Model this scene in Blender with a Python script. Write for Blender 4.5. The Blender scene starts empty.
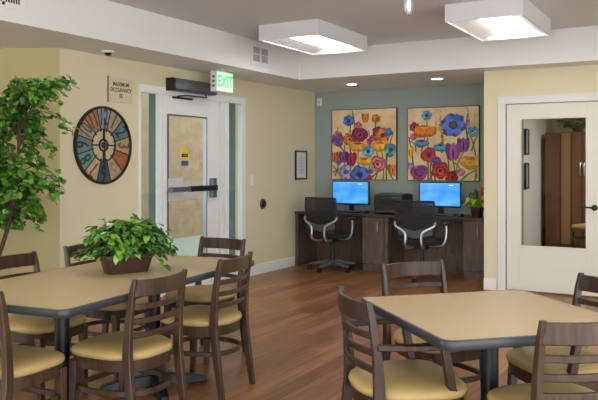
import bpy, bmesh, math, random
from mathutils import Vector, Matrix
C = bpy.context.scene.collection
R = math.radians
PI = math.pi
rnd = random.Random(7)

# ------------------------------------------------------------------ materials
def rgb(r, g, b):
    f = lambda c: (c/255/12.92) if c/255 <= .04045 else ((c/255+.055)/1.055)**2.4
    return (f(r), f(g), f(b), 1)

def mat(name, col, rough=.6, metal=0., noise=0., scale=20., spec=.5, bump=0., coat=0.):
    m = bpy.data.materials.new(name); m.use_nodes = True
    nt = m.node_tree; b = nt.nodes['Principled BSDF']
    b.inputs['Base Color'].default_value = col
    b.inputs['Roughness'].default_value = rough
    b.inputs['Metallic'].default_value = metal
    b.inputs['Specular IOR Level'].default_value = spec
    b.inputs['Coat Weight'].default_value = coat
    if noise or bump:
        tc = nt.nodes.new('ShaderNodeTexCoord'); n = nt.nodes.new('ShaderNodeTexNoise')
        n.inputs['Scale'].default_value = scale; n.inputs['Detail'].default_value = 4
        nt.links.new(tc.outputs['Object'], n.inputs['Vector'])
        if noise:
            r = nt.nodes.new('ShaderNodeValToRGB')
            r.color_ramp.elements[0].position = .3; r.color_ramp.elements[1].position = .7
            r.color_ramp.elements[0].color = tuple(c*(1-noise) for c in col[:3])+(1,)
            r.color_ramp.elements[1].color = tuple(min(1, c*(1+noise)) for c in col[:3])+(1,)
            nt.links.new(n.outputs['Fac'], r.inputs['Fac']); nt.links.new(r.outputs['Color'], b.inputs['Base Color'])
        if bump:
            bp = nt.nodes.new('ShaderNodeBump'); bp.inputs['Strength'].default_value = bump
            bp.inputs['Distance'].default_value = .01
            nt.links.new(n.outputs['Fac'], bp.inputs['Height']); nt.links.new(bp.outputs['Normal'], b.inputs['Normal'])
    return m

def emit(name, col, s):
    m = bpy.data.materials.new(name); m.use_nodes = True
    nt = m.node_tree; b = nt.nodes['Principled BSDF']
    b.inputs['Base Color'].default_value = col
    b.inputs['Emission Color'].default_value = col; b.inputs['Emission Strength'].default_value = s
    return m

def glass(name, tint, refl):
    m = bpy.data.materials.new(name); m.use_nodes = True
    nt = m.node_tree; nt.nodes.clear()
    o = nt.nodes.new('ShaderNodeOutputMaterial'); mx = nt.nodes.new('ShaderNodeMixShader')
    t = nt.nodes.new('ShaderNodeBsdfTransparent'); g = nt.nodes.new('ShaderNodeBsdfGlossy')
    t.inputs['Color'].default_value = tint; g.inputs['Roughness'].default_value = .02
    mx.inputs['Fac'].default_value = refl
    nt.links.new(t.outputs[0], mx.inputs[1]); nt.links.new(g.outputs[0], mx.inputs[2])
    nt.links.new(mx.outputs[0], o.inputs['Surface'])
    return m

def wood(name, c1, c2, rough=.4, axis=2, scale=9., stretch=.12, spec=.5):
    m = bpy.data.materials.new(name); m.use_nodes = True
    nt = m.node_tree; b = nt.nodes['Principled BSDF']
    tc = nt.nodes.new('ShaderNodeTexCoord'); mp = nt.nodes.new('ShaderNodeMapping')
    s = [scale*3]*3; s[axis] = scale*stretch*3
    mp.inputs['Scale'].default_value = s
    n = nt.nodes.new('ShaderNodeTexNoise'); n.inputs['Scale'].default_value = 1.5; n.inputs['Detail'].default_value = 5
    n.inputs['Distortion'].default_value = .6
    r = nt.nodes.new('ShaderNodeValToRGB')
    r.color_ramp.elements[0].position = .3; r.color_ramp.elements[1].position = .72
    r.color_ramp.elements[0].color = c1; r.color_ramp.elements[1].color = c2
    nt.links.new(tc.outputs['Object'], mp.inputs['Vector']); nt.links.new(mp.outputs[0], n.inputs['Vector'])
    nt.links.new(n.outputs['Fac'], r.inputs['Fac']); nt.links.new(r.outputs['Color'], b.inputs['Base Color'])
    b.inputs['Roughness'].default_value = rough; b.inputs['Specular IOR Level'].default_value = spec
    return m

def floor_mat():
    m = bpy.data.materials.new('laminate_planks'); m.use_nodes = True
    nt = m.node_tree; b = nt.nodes['Principled BSDF']; L = nt.links.new
    tc = nt.nodes.new('ShaderNodeTexCoord')
    mp = nt.nodes.new('ShaderNodeMapping'); mp.inputs['Rotation'].default_value = (0, 0, R(90))
    L(tc.outputs['Object'], mp.inputs['Vector'])
    br = nt.nodes.new('ShaderNodeTexBrick'); br.offset = .37; br.squash = 1
    br.inputs['Color1'].default_value = rgb(170, 120, 80); br.inputs['Color2'].default_value = rgb(134, 88, 56)
    br.inputs['Mortar'].default_value = rgb(74, 44, 28); br.inputs['Scale'].default_value = 1
    br.inputs['Mortar Size'].default_value = .0016; br.inputs['Brick Width'].default_value = 1.2
    br.inputs['Row Height'].default_value = .125; br.inputs['Bias'].default_value = 0
    L(mp.outputs[0], br.inputs['Vector'])
    m2 = nt.nodes.new('ShaderNodeMapping'); m2.inputs['Scale'].default_value = (16, 1.1, 1)
    L(tc.outputs['Object'], m2.inputs['Vector'])
    n = nt.nodes.new('ShaderNodeTexNoise'); n.inputs['Scale'].default_value = 1.6; n.inputs['Detail'].default_value = 6
    n.inputs['Distortion'].default_value = 1.2
    L(m2.outputs[0], n.inputs['Vector'])
    r = nt.nodes.new('ShaderNodeValToRGB')
    r.color_ramp.elements[0].position = .32; r.color_ramp.elements[0].color = (.58, .53, .49, 1)
    r.color_ramp.elements[1].position = .7; r.color_ramp.elements[1].color = (1.3, 1.28, 1.26, 1)
    L(n.outputs['Fac'], r.inputs['Fac'])
    mx = nt.nodes.new('ShaderNodeMix'); mx.data_type = 'RGBA'; mx.blend_type = 'MULTIPLY'
    mx.inputs['Factor'].default_value = .85
    L(br.outputs['Color'], mx.inputs[6]); L(r.outputs['Color'], mx.inputs[7]); L(mx.outputs[2], b.inputs['Base Color'])
    b.inputs['Roughness'].default_value = .33; b.inputs['Specular IOR Level'].default_value = .5
    return m

M = dict(
    cream=mat('cream_wall_paint', rgb(224, 214, 182), .85, bump=.05, scale=180),
    olive=mat('olive_and_shaded_wall_paint', rgb(192, 181, 134), .85, bump=.05, scale=180),  # darker than cream, also used as painted shadow on the angled wall
    teal=mat('teal_grey_wall_paint', rgb(160, 170, 166), .85, bump=.05, scale=180),
    ceil=mat('ceiling_paint', rgb(218, 220, 224), .9, bump=.06, scale=120),
    soffit=mat('soffit_paint', rgb(232, 233, 232), .9, bump=.05, scale=150),
    trim=mat('white_trim_paint', rgb(228, 228, 224), .45),
    doorw=mat('door_white_paint', rgb(226, 223, 212), .45),
    alu=mat('white_aluminium', rgb(234, 237, 238), .4),
    floor=floor_mat(),
    chairw=wood('walnut_stained_wood', rgb(46, 33, 24), rgb(80, 58, 43), .36),
    chairw2=wood('espresso_stained_wood', rgb(42, 29, 23), rgb(68, 49, 39), .34),
    vinyl=mat('tan_vinyl', rgb(180, 153, 98), .42, noise=.06, scale=9),
    lamin=mat('tan_laminate', rgb(190, 167, 128), .36, noise=.05, scale=60),
    edge=mat('slate_rubber_edge', rgb(46, 51, 57), .4),
    black=mat('black_metal', rgb(28, 31, 36), .35, metal=.3),
    blackp=mat('black_plastic', rgb(22, 23, 25), .4),
    mesh=mat('black_mesh_fabric', rgb(38, 39, 42), .8, noise=.3, scale=300),
    greyp=mat('grey_plastic', rgb(86, 90, 95), .45),
    chrome=mat('satin_silver_metal', rgb(196, 198, 202), .3, metal=.75),
    steel=mat('brushed_steel', rgb(132, 136, 144), .35, metal=.8),
    desk=wood('dark_desk_laminate', rgb(76, 62, 54), rgb(116, 97, 84), .4),
    desktop=wood('dark_desk_top_laminate', rgb(58, 48, 44), rgb(84, 70, 62), .35, axis=0),
    leafA=mat('leaf_green', rgb(88, 140, 44), .4, noise=.3, scale=12),
    leafB=mat('leaf_dark_green', rgb(48, 92, 36), .4, noise=.3, scale=12),
    leafC=mat('leaf_light_green', rgb(134, 178, 74), .4, noise=.2, scale=12),  # lighter leaf tone, also stands for highlights on the leaves
    leafD=mat('leaf_cream_green', rgb(178, 190, 118), .4, noise=.2, scale=12),
    bark=mat('grey_brown_bark', rgb(74, 58, 46), .85, noise=.3, scale=30, bump=.4),
    plum=mat('dark_brown_ceramic', rgb(66, 38, 30), .4, noise=.15, scale=18),
    soil=mat('dark_soil', rgb(44, 34, 26), .95, noise=.4, scale=60),
    stucco=mat('tan_stucco', rgb(124, 106, 80), .95, noise=.16, scale=7, bump=.3),
    stuccol=mat('pale_stucco', rgb(150, 143, 128), .95, noise=.1, scale=7, bump=.3),
    post=mat('teal_grey_painted_post', rgb(80, 98, 102), .6),
    pave=mat('pale_concrete', rgb(118, 124, 114), .9, noise=.08, scale=4),
    glassx=glass('clear_glass', (.93, .96, .95, 1), .06),
    glassi=glass('interior_door_glass', (.86, .88, .86, 1), .02),
    diff=emit('lamp_diffuser', (1, .995, .97, 1), 4.6),
    white=mat('white_enamel', rgb(236, 236, 236), .4),
    fixt=mat('fixture_white_metal', rgb(220, 221, 224), .45),
    paper=mat('white_paper', rgb(226, 228, 226), .8),
    ink=mat('black_ink', rgb(30, 28, 28), .6),
    signp=mat('beige_sign_plastic', rgb(214, 202, 172), .5),
    signe=mat('brown_sign_edge', rgb(110, 92, 66), .5),
    lens=mat('dark_smoked_lens', rgb(40, 26, 30), .15),
    screen=None,
    frame=mat('black_picture_frame', rgb(24, 22, 24), .35),
    yellow=mat('yellow_vinyl_sticker', rgb(232, 208, 30), .5),
    blue=mat('blue_vinyl_sticker', rgb(62, 84, 168), .5),
    frost=mat('frosted_white_decal', rgb(206, 206, 204), .6),
    exitface=emit('lit_exit_face', rgb(206, 236, 206), .42),
    exitgreen=emit('lit_green_letters', rgb(40, 200, 100), .55),
    cab=wood('brown_cabinet_wood', rgb(98, 66, 44), rgb(116, 80, 54), .8, scale=2., spec=.15),
    cabl=wood('light_brown_cabinet_wood', rgb(140, 108, 76), rgb(150, 118, 84), .8, scale=2., spec=.15),
    lime=mat('lime_bract', rgb(160, 210, 40), .4, noise=.1),
    orange=mat('orange_bract', rgb(222, 112, 40), .45, noise=.15),
    rim=mat('dark_iron_rim', rgb(44, 36, 32), .5, metal=.4),
)

def see_through(m, f):
    nt = m.node_tree; o = nt.nodes['Material Output']; b = nt.nodes['Principled BSDF']
    mx = nt.nodes.new('ShaderNodeMixShader'); t = nt.nodes.new('ShaderNodeBsdfTransparent'); mx.inputs['Fac'].default_value = f
    nt.links.new(b.outputs[0], mx.inputs[1]); nt.links.new(t.outputs[0], mx.inputs[2]); nt.links.new(mx.outputs[0], o.inputs['Surface'])
see_through(M['mesh'], .35)

def screen_mat():
    m = bpy.data.materials.new('blue_desktop_screen'); m.use_nodes = True
    nt = m.node_tree; b = nt.nodes['Principled BSDF']; L = nt.links.new
    tc = nt.nodes.new('ShaderNodeTexCoord')
    g = nt.nodes.new('ShaderNodeTexNoise'); g.inputs['Scale'].default_value = 2.5; g.inputs['Detail'].default_value = 1
    L(tc.outputs['Generated'], g.inputs['Vector'])
    r = nt.nodes.new('ShaderNodeValToRGB')
    r.color_ramp.elements[0].position = .3; r.color_ramp.elements[0].color = rgb(44, 134, 222)
    r.color_ramp.elements[1].position = .75; r.color_ramp.elements[1].color = rgb(92, 172, 240)
    L(g.outputs['Fac'], r.inputs['Fac'])
    b.inputs['Base Color'].default_value = (.01, .01, .01, 1); b.inputs['Roughness'].default_value = .3
    L(r.outputs['Color'], b.inputs['Emission Color']); b.inputs['Emission Strength'].default_value = .72
    return m
M['screen'] = screen_mat()

# ------------------------------------------------------------------ mesh helpers
def box(bm, c, s, rz=0., mi=0, rot=None):
    vs = []
    mt = rot if rot is not None else Matrix.Rotation(rz, 3, 'Z')
    for dx in (-.5, .5):
        for dy in (-.5, .5):
            for dz in (-.5, .5):
                vs.append(bm.verts.new(Vector(c)+mt @ Vector((dx*s[0], dy*s[1], dz*s[2]))))
    for f in ((0,1,3,2),(4,6,7,5),(0,4,5,1),(2,3,7,6),(0,2,6,4),(1,5,7,3)):
        bm.faces.new([vs[i] for i in f]).material_index = mi

def bx(bm, x0, x1, y0, y1, z0, z1, mi=0):
    box(bm, ((x0+x1)/2, (y0+y1)/2, (z0+z1)/2), (abs(x1-x0), abs(y1-y0), abs(z1-z0)), mi=mi)

def rings(bm, rs, cap0=True, cap1=True, mi=0, closed=False):
    """rs: list of equal-length point loops"""
    V = [[bm.verts.new(p) for p in r] for r in rs]
    n = len(V[0]); k = len(V)
    for a in range(k if closed else k-1):
        A = V[a]; B = V[(a+1) % k]
        for i in range(n):
            j = (i+1) % n
            bm.faces.new((A[i], A[j], B[j], B[i])).material_index = mi
    if not closed:
        if cap0: bm.faces.new(list(reversed(V[0]))).material_index = mi
        if cap1: bm.faces.new(V[-1]).material_index = mi

def lathe(bm, prof, c=(0,0,0), n=20, mi=0):
    rings(bm, [[(c[0]+r*math.cos(2*PI*i/n), c[1]+r*math.sin(2*PI*i/n), c[2]+z) for i in range(n)] for r, z in prof], mi=mi)

def tube(bm, pts, rad, n=8, mi=0, closed=False):
    P = [Vector(p) for p in pts]; k = len(P)
    rads = rad if isinstance(rad, (list, tuple)) else [rad]*k
    rs = []; ref = None
    for i in range(k):
        if closed: t = (P[(i+1) % k]-P[i-1]).normalized()
        else: t = (P[min(i+1, k-1)]-P[max(i-1, 0)]).normalized()
        if ref is None: ref = Vector((0,0,1)) if abs(t.z) < .9 else Vector((1,0,0))
        u = (ref-t*ref.dot(t)).normalized(); ref = u; v = t.cross(u)
        rs.append([P[i]+(u*math.cos(2*PI*j/n)+v*math.sin(2*PI*j/n))*rads[i] for j in range(n)])
    rings(bm, rs, mi=mi, closed=closed)

def smooth_pts(pts, n=6):
    P = [Vector(p) for p in pts]; out = []
    for i in range(len(P)-1):
        p0 = P[max(i-1, 0)]; p1 = P[i]; p2 = P[i+1]; p3 = P[min(i+2, len(P)-1)]
        for k in range(n):
            t = k/n
            out.append(.5*((2*p1)+(p2-p0)*t+(2*p0-5*p1+4*p2-p3)*t*t+(3*p1-p0-3*p2+p3)*t**3))
    out.append(P[-1]); return out

def rail(bm, pts, h, t, mi=0, closed=False):
    """upright rectangular section swept along pts; h high, t thick horizontally"""
    P = [Vector(p) for p in pts]; k = len(P); rs = []
    for i in range(k):
        if closed: d = P[(i+1) % k]-P[i-1]
        else: d = P[min(i+1, k-1)]-P[max(i-1, 0)]
        d.z = 0; d.normalize(); n = Vector((-d.y, d.x, 0))*t/2; z = Vector((0, 0, h/2))
        rs.append([P[i]-n-z, P[i]+n-z, P[i]+n+z, P[i]-n+z])
    rings(bm, rs, mi=mi, closed=closed)

def post(bm, pts, mi=0):
    """pts (x,y,z,w,d): horizontal rectangles stacked"""
    rings(bm, [[(x-w/2, y-d/2, z), (x+w/2, y-d/2, z), (x+w/2, y+d/2, z), (x-w/2, y+d/2, z)] for x, y, z, w, d in pts], mi=mi)

def poly(bm, pts, mi=0):
    f = bm.faces.new([bm.verts.new(p) for p in pts]); f.material_index = mi

def obj(name, bm, m, parent=None, bevel=0., loc=None, rotz=0., label=None, ang=.6, seg=2):
    bmesh.ops.recalc_face_normals(bm, faces=bm.faces[:]) if not name.startswith('foliage') else None
    me = bpy.data.meshes.new(name); bm.to_mesh(me); bm.free()
    for x in (m if isinstance(m, (list, tuple)) else [m]): me.materials.append(x)
    for p in me.polygons: p.use_smooth = True
    me.set_sharp_from_angle(angle=ang)
    o = bpy.data.objects.new(name, me); C.objects.link(o)
    if parent: o.parent = parent
    if loc: o.location = loc
    if rotz: o.rotation_euler = (0, 0, rotz)
    if label: o['label'] = label
    if bevel:
        b = o.modifiers.new('bevel', 'BEVEL'); b.width = bevel; b.segments = seg; b.limit_method = 'ANGLE'; b.angle_limit = R(40)
    return o

def tag(o, label, cat, group=None, kind=None):
    o['label'] = label; o['category'] = cat
    if group: o['group'] = group
    if kind: o['kind'] = kind
    return o

def thing(name, label, cat, loc=(0,0,0), rotz=0., group=None):
    o = bpy.data.objects.new(name, None); C.objects.link(o)
    o.location = loc; o.rotation_euler = (0, 0, rotz); o.empty_display_size = .1
    return tag(o, label, cat, group)

def copy_tree(o, parent=None):
    c = o.copy(); C.objects.link(c)
    if parent: c.parent = parent
    for ch in [x for x in bpy.data.objects if x.parent == o]: copy_tree(ch, c)
    return c

def struct(name, bm, m, label, cat, parent=None, bevel=0.):
    o = obj(name, bm, m, parent, bevel)
    if parent is None: tag(o, label, cat, kind='structure')
    return o

def text(name, s, size, m, parent, loc, rot, depth=.001, sx=1., bold=0., align='CENTER'):
    cu = bpy.data.curves.new(name, 'FONT'); cu.body = s; cu.size = size; cu.extrude = depth
    cu.align_x = align; cu.align_y = 'CENTER'; cu.offset = bold; cu.resolution_u = 3
    t = bpy.data.objects.new('tmp', cu); C.objects.link(t)
    dg = bpy.context.evaluated_depsgraph_get(); me = bpy.data.meshes.new_from_object(t.evaluated_get(dg))
    bpy.data.objects.remove(t); me.materials.clear(); me.materials.append(m)
    o = bpy.data.objects.new(name, me); C.objects.link(o); o.parent = parent
    o.location = loc; o.rotation_euler = rot; o.scale = (sx, 1, 1)
    return o

B = bmesh.new
WALLROT = (R(90), 0, R(90))      # text on the left wall, facing +X
BACKROT = (R(90), 0, 0)          # text facing -Y

# ------------------------------------------------------------------ the room
XL, YB, YR = -5.045, 9.3, 8.1
SOF, CEI = 2.4, 2.74
b = B(); bx(b, -6.6, 3.4, -2.7, 14.2, -.05, 0)
struct('floor', b, M['floor'], 'brown wood plank laminate floor', 'floor')
b = B(); bx(b, -4.43, 3.2, -2.5, 7.77, CEI, CEI+.06)
struct('ceiling', b, M['ceil'], 'grey white painted main ceiling', 'ceiling')
b = B()
q = [(-6.6, -2.5), (-4.43, -2.5), (-4.43, 7.77), (3.2, 7.77), (3.2, 9.45), (-6.6, 9.45)]
rings(b, [[(x, y, z) for x, y in q] for z in (SOF, CEI+.06)])
struct('trim_1', b, M['soffit'], 'dropped cream white soffit running along the left and far walls', 'soffit')
# left wall: opening for the entrance between Y 5.58 and 7.49
b = B()
bx(b, XL-.15, XL, 4.605, 5.615, 0, SOF); bx(b, XL-.15, XL, 7.525, 9.45, 0, SOF); bx(b, XL-.15, XL, 5.615, 7.525, 2.18, SOF)
struct('wall_left', b, M['cream'], 'cream wall with the glazed entrance and the round clock', 'wall')
# angled wall behind the ficus, then the side wall
b = B()
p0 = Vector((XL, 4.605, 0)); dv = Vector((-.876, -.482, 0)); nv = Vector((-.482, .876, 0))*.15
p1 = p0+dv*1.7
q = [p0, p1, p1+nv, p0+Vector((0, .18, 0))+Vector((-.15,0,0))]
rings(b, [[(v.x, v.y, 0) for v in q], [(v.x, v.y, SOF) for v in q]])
struct('wall_corner', b, M['olive'], 'angled cream wall behind the tall potted tree, its shadow put into a darker olive paint', 'wall')  # darker paint imitates the shadow on this turned-away wall
b = B(); bx(b, -6.65, -6.48, .8, 3.75, 0, SOF)
struct('wall_side', b, M['olive'], 'unseen side wall left of the dining tables, cut short to let sky light in', 'wall')  # unseen wall, stops short to leave an opening for sky light
b = B(); bx(b, 3.2, 3.35, 4.6, 8.25, 0, CEI)
struct('wall_right', b, M['cream'], 'unseen cream wall on the right side of the room, cut short to let daylight in', 'wall')  # unseen wall, kept short so more daylight reaches the left wall
b = B(); bx(b, -6.6, -2.2, -2.7, -2.5, 0, CEI)
struct('wall_rear', b, M['cream'], 'unseen cream wall piece behind the viewer, added for the door glass reflection', 'wall')  # unseen wall piece, added so the door glass reflects less bright sky
b = B(); bx(b, XL, -2.15, YB, YB+.15, 0, SOF)
struct('wall_back', b, M['teal'], 'teal grey wall behind the computer desk', 'wall')
# wall with interior door
b = B()
bx(b, -2.271, -2.06, YR, YR+.13, 0, SOF); bx(b, -1.04, 3.2, YR, YR+.13, 0, SOF); bx(b, -2.06, -1.04, YR, YR+.13, 2.055, SOF)
bx(b, -2.271, -2.14, YR+.13, 9.3, 0, SOF)
struct('wall_front', b, M['cream'], 'pale yellow wall around the white interior door', 'wall')

def baseboard(name, x0, y0, x1, y1, nx, ny, label):
    b = B(); t = .016
    d = Vector((nx, ny, 0))
    prof = [(0, 0), (t, 0), (t, .105), (t*.5, .125), (0, .127)]
    rings(b, [[(x+nx*u, y+ny*u, z) for u, z in prof] for x, y in ((x0, y0), (x1, y1))])
    return struct(name, b, M['trim'], label, 'baseboard')
baseboard('baseboard_left', XL, 7.53, XL, 8.70, 1, 0, 'white baseboard under the framed notice by the entrance')
baseboard('baseboard_left', XL, 4.605, XL, 5.61, 1, 0, 'white baseboard under the round clock')
baseboard('baseboard_corner', p0.x, p0.y, p1.x, p1.y, .482, -.876, 'white baseboard behind the potted tree')
baseboard('baseboard_right', -2.271, YR, -2.13, YR, 0, -1, 'short white baseboard left of the interior door')
baseboard('baseboard_right', -.96, YR, 3.19, YR, 0, -1, 'white baseboard right of the interior door')

# interior door
b = B()
bx(b, -2.117, -2.035, YR-.018, YR, 0, 2.03); bx(b, -1.065, -.985, YR-.018, YR, 0, 2.03); bx(b, -2.117, -.985, YR-.022, YR, 2.03, 2.115)
bx(b, -2.06, -2.035, YR-.0, YR+.13, 0, 2.03); bx(b, -1.065, -1.04, YR-.0, YR+.13, 0, 2.03); bx(b, -2.06, -1.04, YR, YR+.13, 2.03, 2.055)
bx(b, -2.035, -2.02, YR+.055, YR+.13, 0, 2.03); bx(b, -1.08, -1.065, YR+.055, YR+.13, 0, 2.03); 
struct('trim_2', b, M['trim'], 'white casing around the interior door', 'door frame', bevel=.003)
d1 = thing('door_1', 'white interior door with one tall glass pane and dark lever', 'door', (-2.03, YR+.012, 0)); d1['kind'] = 'structure'
b = B()
X0, X1 = .005, .955
gx0, gx1, gz0, gz1 = .144, .829, .49, 1.875
bx(b, X0, gx0, 0, .042, .02, 2.025); bx(b, gx1, X1, 0, .042, .02, 2.025)
bx(b, gx0, gx1, 0, .042, .02, gz0); bx(b, gx0, gx1, 0, .042, gz1, 2.025)
o = obj('door_leaf', b, M['doorw'], d1, .002)
b = B()
for (a0, a1, c0, c1) in ((gx0-.004, gx0+.014, gz0, gz1), (gx1-.014, gx1+.004, gz0, gz1), (gx0, gx1, gz0-.004, gz0+.014), (gx0, gx1, gz1-.014, gz1+.004)):
    bx(b, a0, a1, -.006, .048, c0, c1)
obj('glazing_bead', b, M['doorw'], d1, .002)
b = B(); bx(b, gx0+.004, gx1-.004, .018, .024, gz0+.004, gz1-.004); obj('glass_pane', b, M['glassi'], d1)
b = B()
hx, hz = .90, .93
rings(b, [[(hx+r*math.cos(t), y, hz+r*math.sin(t)) for t in [2*PI*i/18 for i in range(18)]] for r, y in ((.032, 0), (.032, -.008), (.026, -.013), (.011, -.014), (.011, -.05))])
tube(b, smooth_pts([(hx, -.045, hz), (hx-.03, -.05, hz+.002), (hx-.08, -.048, hz+.004), (hx-.13, -.044, hz-.004)], 4), .0095, 8)
obj('door_handle', b, M['blackp'], d1, label='dark oil rubbed lever handle')

# ---------------- entrance: frame, sidelights, glass door (door_2)
def frame_rect(b, x0, x1, y0, y1, z0, z1, w):
    bx(b, x0, x1, y0, y0+w, z0, z1); bx(b, x0, x1, y1-w, y1, z0, z1)
    bx(b, x0, x1, y0+w, y1-w, z0, z0+w); bx(b, x0, x1, y0+w, y1-w, z1-w, z1)
b = B()
for (y0, y1) in ((5.615, 5.655), (5.94, 5.98), (6.92, 6.99), (7.02, 7.08), (7.135, 7.175), (7.445, 7.525)):
    bx(b, XL-.06, XL+.004, y0, y1, 0, 2.18 if y0 in (5.615, 7.445) else 2.1045)
bx(b, XL-.1, XL-.02, 6.99, 7.02, 0, 2.105); bx(b, XL-.1, XL-.02, 7.08, 7.135, 0, 2.105)
bx(b, XL-.06, XL+.004, 5.655, 7.445, 2.105, 2.18)
bx(b, XL-.06, XL+.004, 5.655, 5.94, 0, .18); bx(b, XL-.06, XL+.004, 7.175, 7.445, 0, .18)
struct('trim_3', b, M['alu'], 'white aluminium entrance frame with two sidelights', 'door frame', bevel=.003)
for n, y0, y1, lab in ((1, 5.655, 5.94, 'narrow glass sidelight left of the entrance door'), (2, 7.175, 7.445, 'narrow glass sidelight right of the entrance door')):
    b = B(); bx(b, XL-.006, XL-.002, y0, y1, .18, 2.105)
    struct('window_%d' % n, b, M['glassx'], lab, 'window')
d2 = thing('door_2', 'white glass entrance door with push bar and yellow warning sticker', 'door', (XL-.018, 5.985, 0)); d2['kind'] = 'structure'
b = B(); DW = .93
bx(b, -.022, .022, 0, .07, .01, 2.10); bx(b, -.022, .022, DW-.18, DW, .01, 2.10)
bx(b, -.022, .022, .07, DW-.18, 1.9, 2.10); bx(b, -.022, .022, .07, DW-.18, .01, .26)
obj('door_leaf', b, M['alu'], d2, .002)
b = B(); bx(b, -.004, .004, .07, DW-.18, .26, 1.9); obj('glass_pane', b, M['glassx'], d2)
b = B(); frame_rect(b, -.026, .026, .062, DW-.172, .252, 1.908, .014); obj('glazing_bead', b, M['steel'], d2)
# push bar
pb = B(); bx(pb, .055, .095, .06, .38, 1.085, 1.135)
o = obj('push_bar', pb, M['steel'], d2, .004, label='long push bar, silver at the hinge side and black at the latch side')
b = B(); bx(b, .05, .10, .37, .86, 1.08, 1.14); obj('bar_housing', b, M['blackp'], o, .004)
b = B(); bx(b, .022, .06, .07, .11, 1.09, 1.13); bx(b, .022, .075, .80, .875, 1.0, 1.22); obj('bar_mount', b, M['steel'], o, .004)
# decals (stickers on the glass)
st = B(); bx(st, .0045, .006, .32, .44, 1.36, 1.415, 2)
bx(st, .0045, .006, .32, .44, 1.415, 1.52, 0)
rings(st, [[(x, .38+.06*math.cos(t), 1.52+.05*math.sin(t)) for t in [PI*i/14 for i in range(15)]] for x in (.0045, .006)], mi=0)
bx(st, .0062, .0068, .324, .436, 1.455, 1.49, 1)
o = obj('warning_sticker', st, [M['yellow'], M['ink'], M['blue']], d2, label='yellow round topped sticker with black band and blue foot')
text('lettering', 'CAUTION', .022, M['yellow'], o, (.0070, .38, 1.4725), WALLROT, .0002)
b = B(); bx(b, .0045, .0055, .08, .36, .99, 1.23); obj('decal', b, M['frost'], d2, label='pale frosted square behind the push bar')

# door operator over the entrance door
op = thing('door_operator', 'grey metal automatic door operator box above the entrance door', 'door closer', (XL, 6.03, 2.15))
b = B(); q = [(0.001, 0), (.095, 0), (.11, .02), (.11, .115), (.1, .13), (0.001, .13)]
rings(b, [[(x, y, z) for x, z in q] for y in (.03, .76)]); obj('housing', b, M['steel'], op, .002)
b = B(); rings(b, [[(x*1.03, y, z*1.03-.002) for x, z in q] for y in (-.0, .03)]); obj('end_cap', b, M['blackp'], op, .002, label='black end cap')
b = B(); tube(b, [(.06, .62, 0), (.06, .62, -.03), (.09, .60, -.035), (.12, .2, -.045), (.1, .18, -.045), (.02, .17, -.05)], .008, 6)
obj('arm', b, M['blackp'], op)
b = B(); bx(b, .022-.018, .03, .1, .42, -.075, -.055); obj('slide_track', b, M['blackp'], op, .002)

# EXIT sign
ex = thing('exit_sign', 'lit exit sign with green lettering beside the door operator', 'exit sign', (-4.79, 6.62, 2.275))
b = B(); bx(b, .001, .085, -.155, .155, -.112, .112); bx(b, .02, .065, -.05, .05, .112, .1245); obj('housing', b, M['white'], ex, .006)
b = B(); bx(b, .085, .088, -.143, .143, -.1, .1); f = obj('face', b, M['exitface'], ex)
text('lettering', 'EXIT', .175, M['exitgreen'], f, (.0885, 0, -.002), WALLROT, .0008, .82, .003)
b = B()
for zz in (-.05, 0, .05):
    pts = [(.02, -.1555, zz), (.045, -.1555, zz+.018), (.045, -.1555, zz+.006), (.066, -.1555, zz+.006), (.066, -.1555, zz-.006), (.045, -.1555, zz-.006), (.045, -.1555, zz-.018)]
    rings(b, [pts, [(x, y-.001, z) for x, y, z in pts]])
obj('arrow_marks', b, M['greyp'], ex)

# occupancy sign
sg = thing('occupancy_sign', 'beige maximum occupancy sign above the round clock', 'sign', (XL, 5.355, 2.09))
b = B(); bx(b, .001, .012, -.165, .165, -.12, .12, 0); bx(b, .001, .013, -.172, -.165, -.12, .125, 1)
pl = obj('plate', b, [M['signp'], M['signe']], sg)
for s, z, w in (('MAXIMUM', .055, .9), ('OCCUPANCY', 0, .9), ('55', -.055, .9)):
    text('lettering', s, .052, M['ink'], pl, (.0125, 0, z), WALLROT, .0004, w, .0012)

# ---------------- round wall clock
ck = thing('wall_clock', 'large round clock with coloured wooden wedge panels and iron rim', 'clock', (XL, 5.12, 1.556))
RC = .366
def ringYZ(b, r0, r1, x0, x1, a0=0, a1=2*PI, n=48, mi=0):
    full = abs(a1-a0-2*PI) < 1e-6
    k = n if full else n+1
    rs = []
    for i in range(k):
        t = a0+(a1-a0)*i/n; c, s = math.cos(t), math.sin(t)
        rs.append([(x0, r0*c, r0*s), (x1, r0*c, r0*s), (x1, r1*c, r1*s), (x0, r1*c, r1*s)])
    rings(b, rs, mi=mi, closed=full)
b = B(); ringYZ(b, RC-.022, RC, .001, .034); obj('outer_rim', b, M['rim'], ck, .003)
cols = {12: ((138,148,152),(78,92,104)), 1: ((160,146,122),(126,98,76)), 2: ((92,118,132),(50,66,84)), 3: ((174,152,98),(132,118,76)),
        4: ((158,92,52),(206,150,92)), 5: ((176,152,120),(206,180,150)), 6: ((68,82,92),(30,38,50)), 7: ((190,168,126),(162,98,54)),
        8: ((112,144,126),(60,98,92)), 9: ((106,122,130),(56,70,84)), 10: ((158,146,124),(120,112,94)), 11: ((164,122,78),(120,86,54))}
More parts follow.
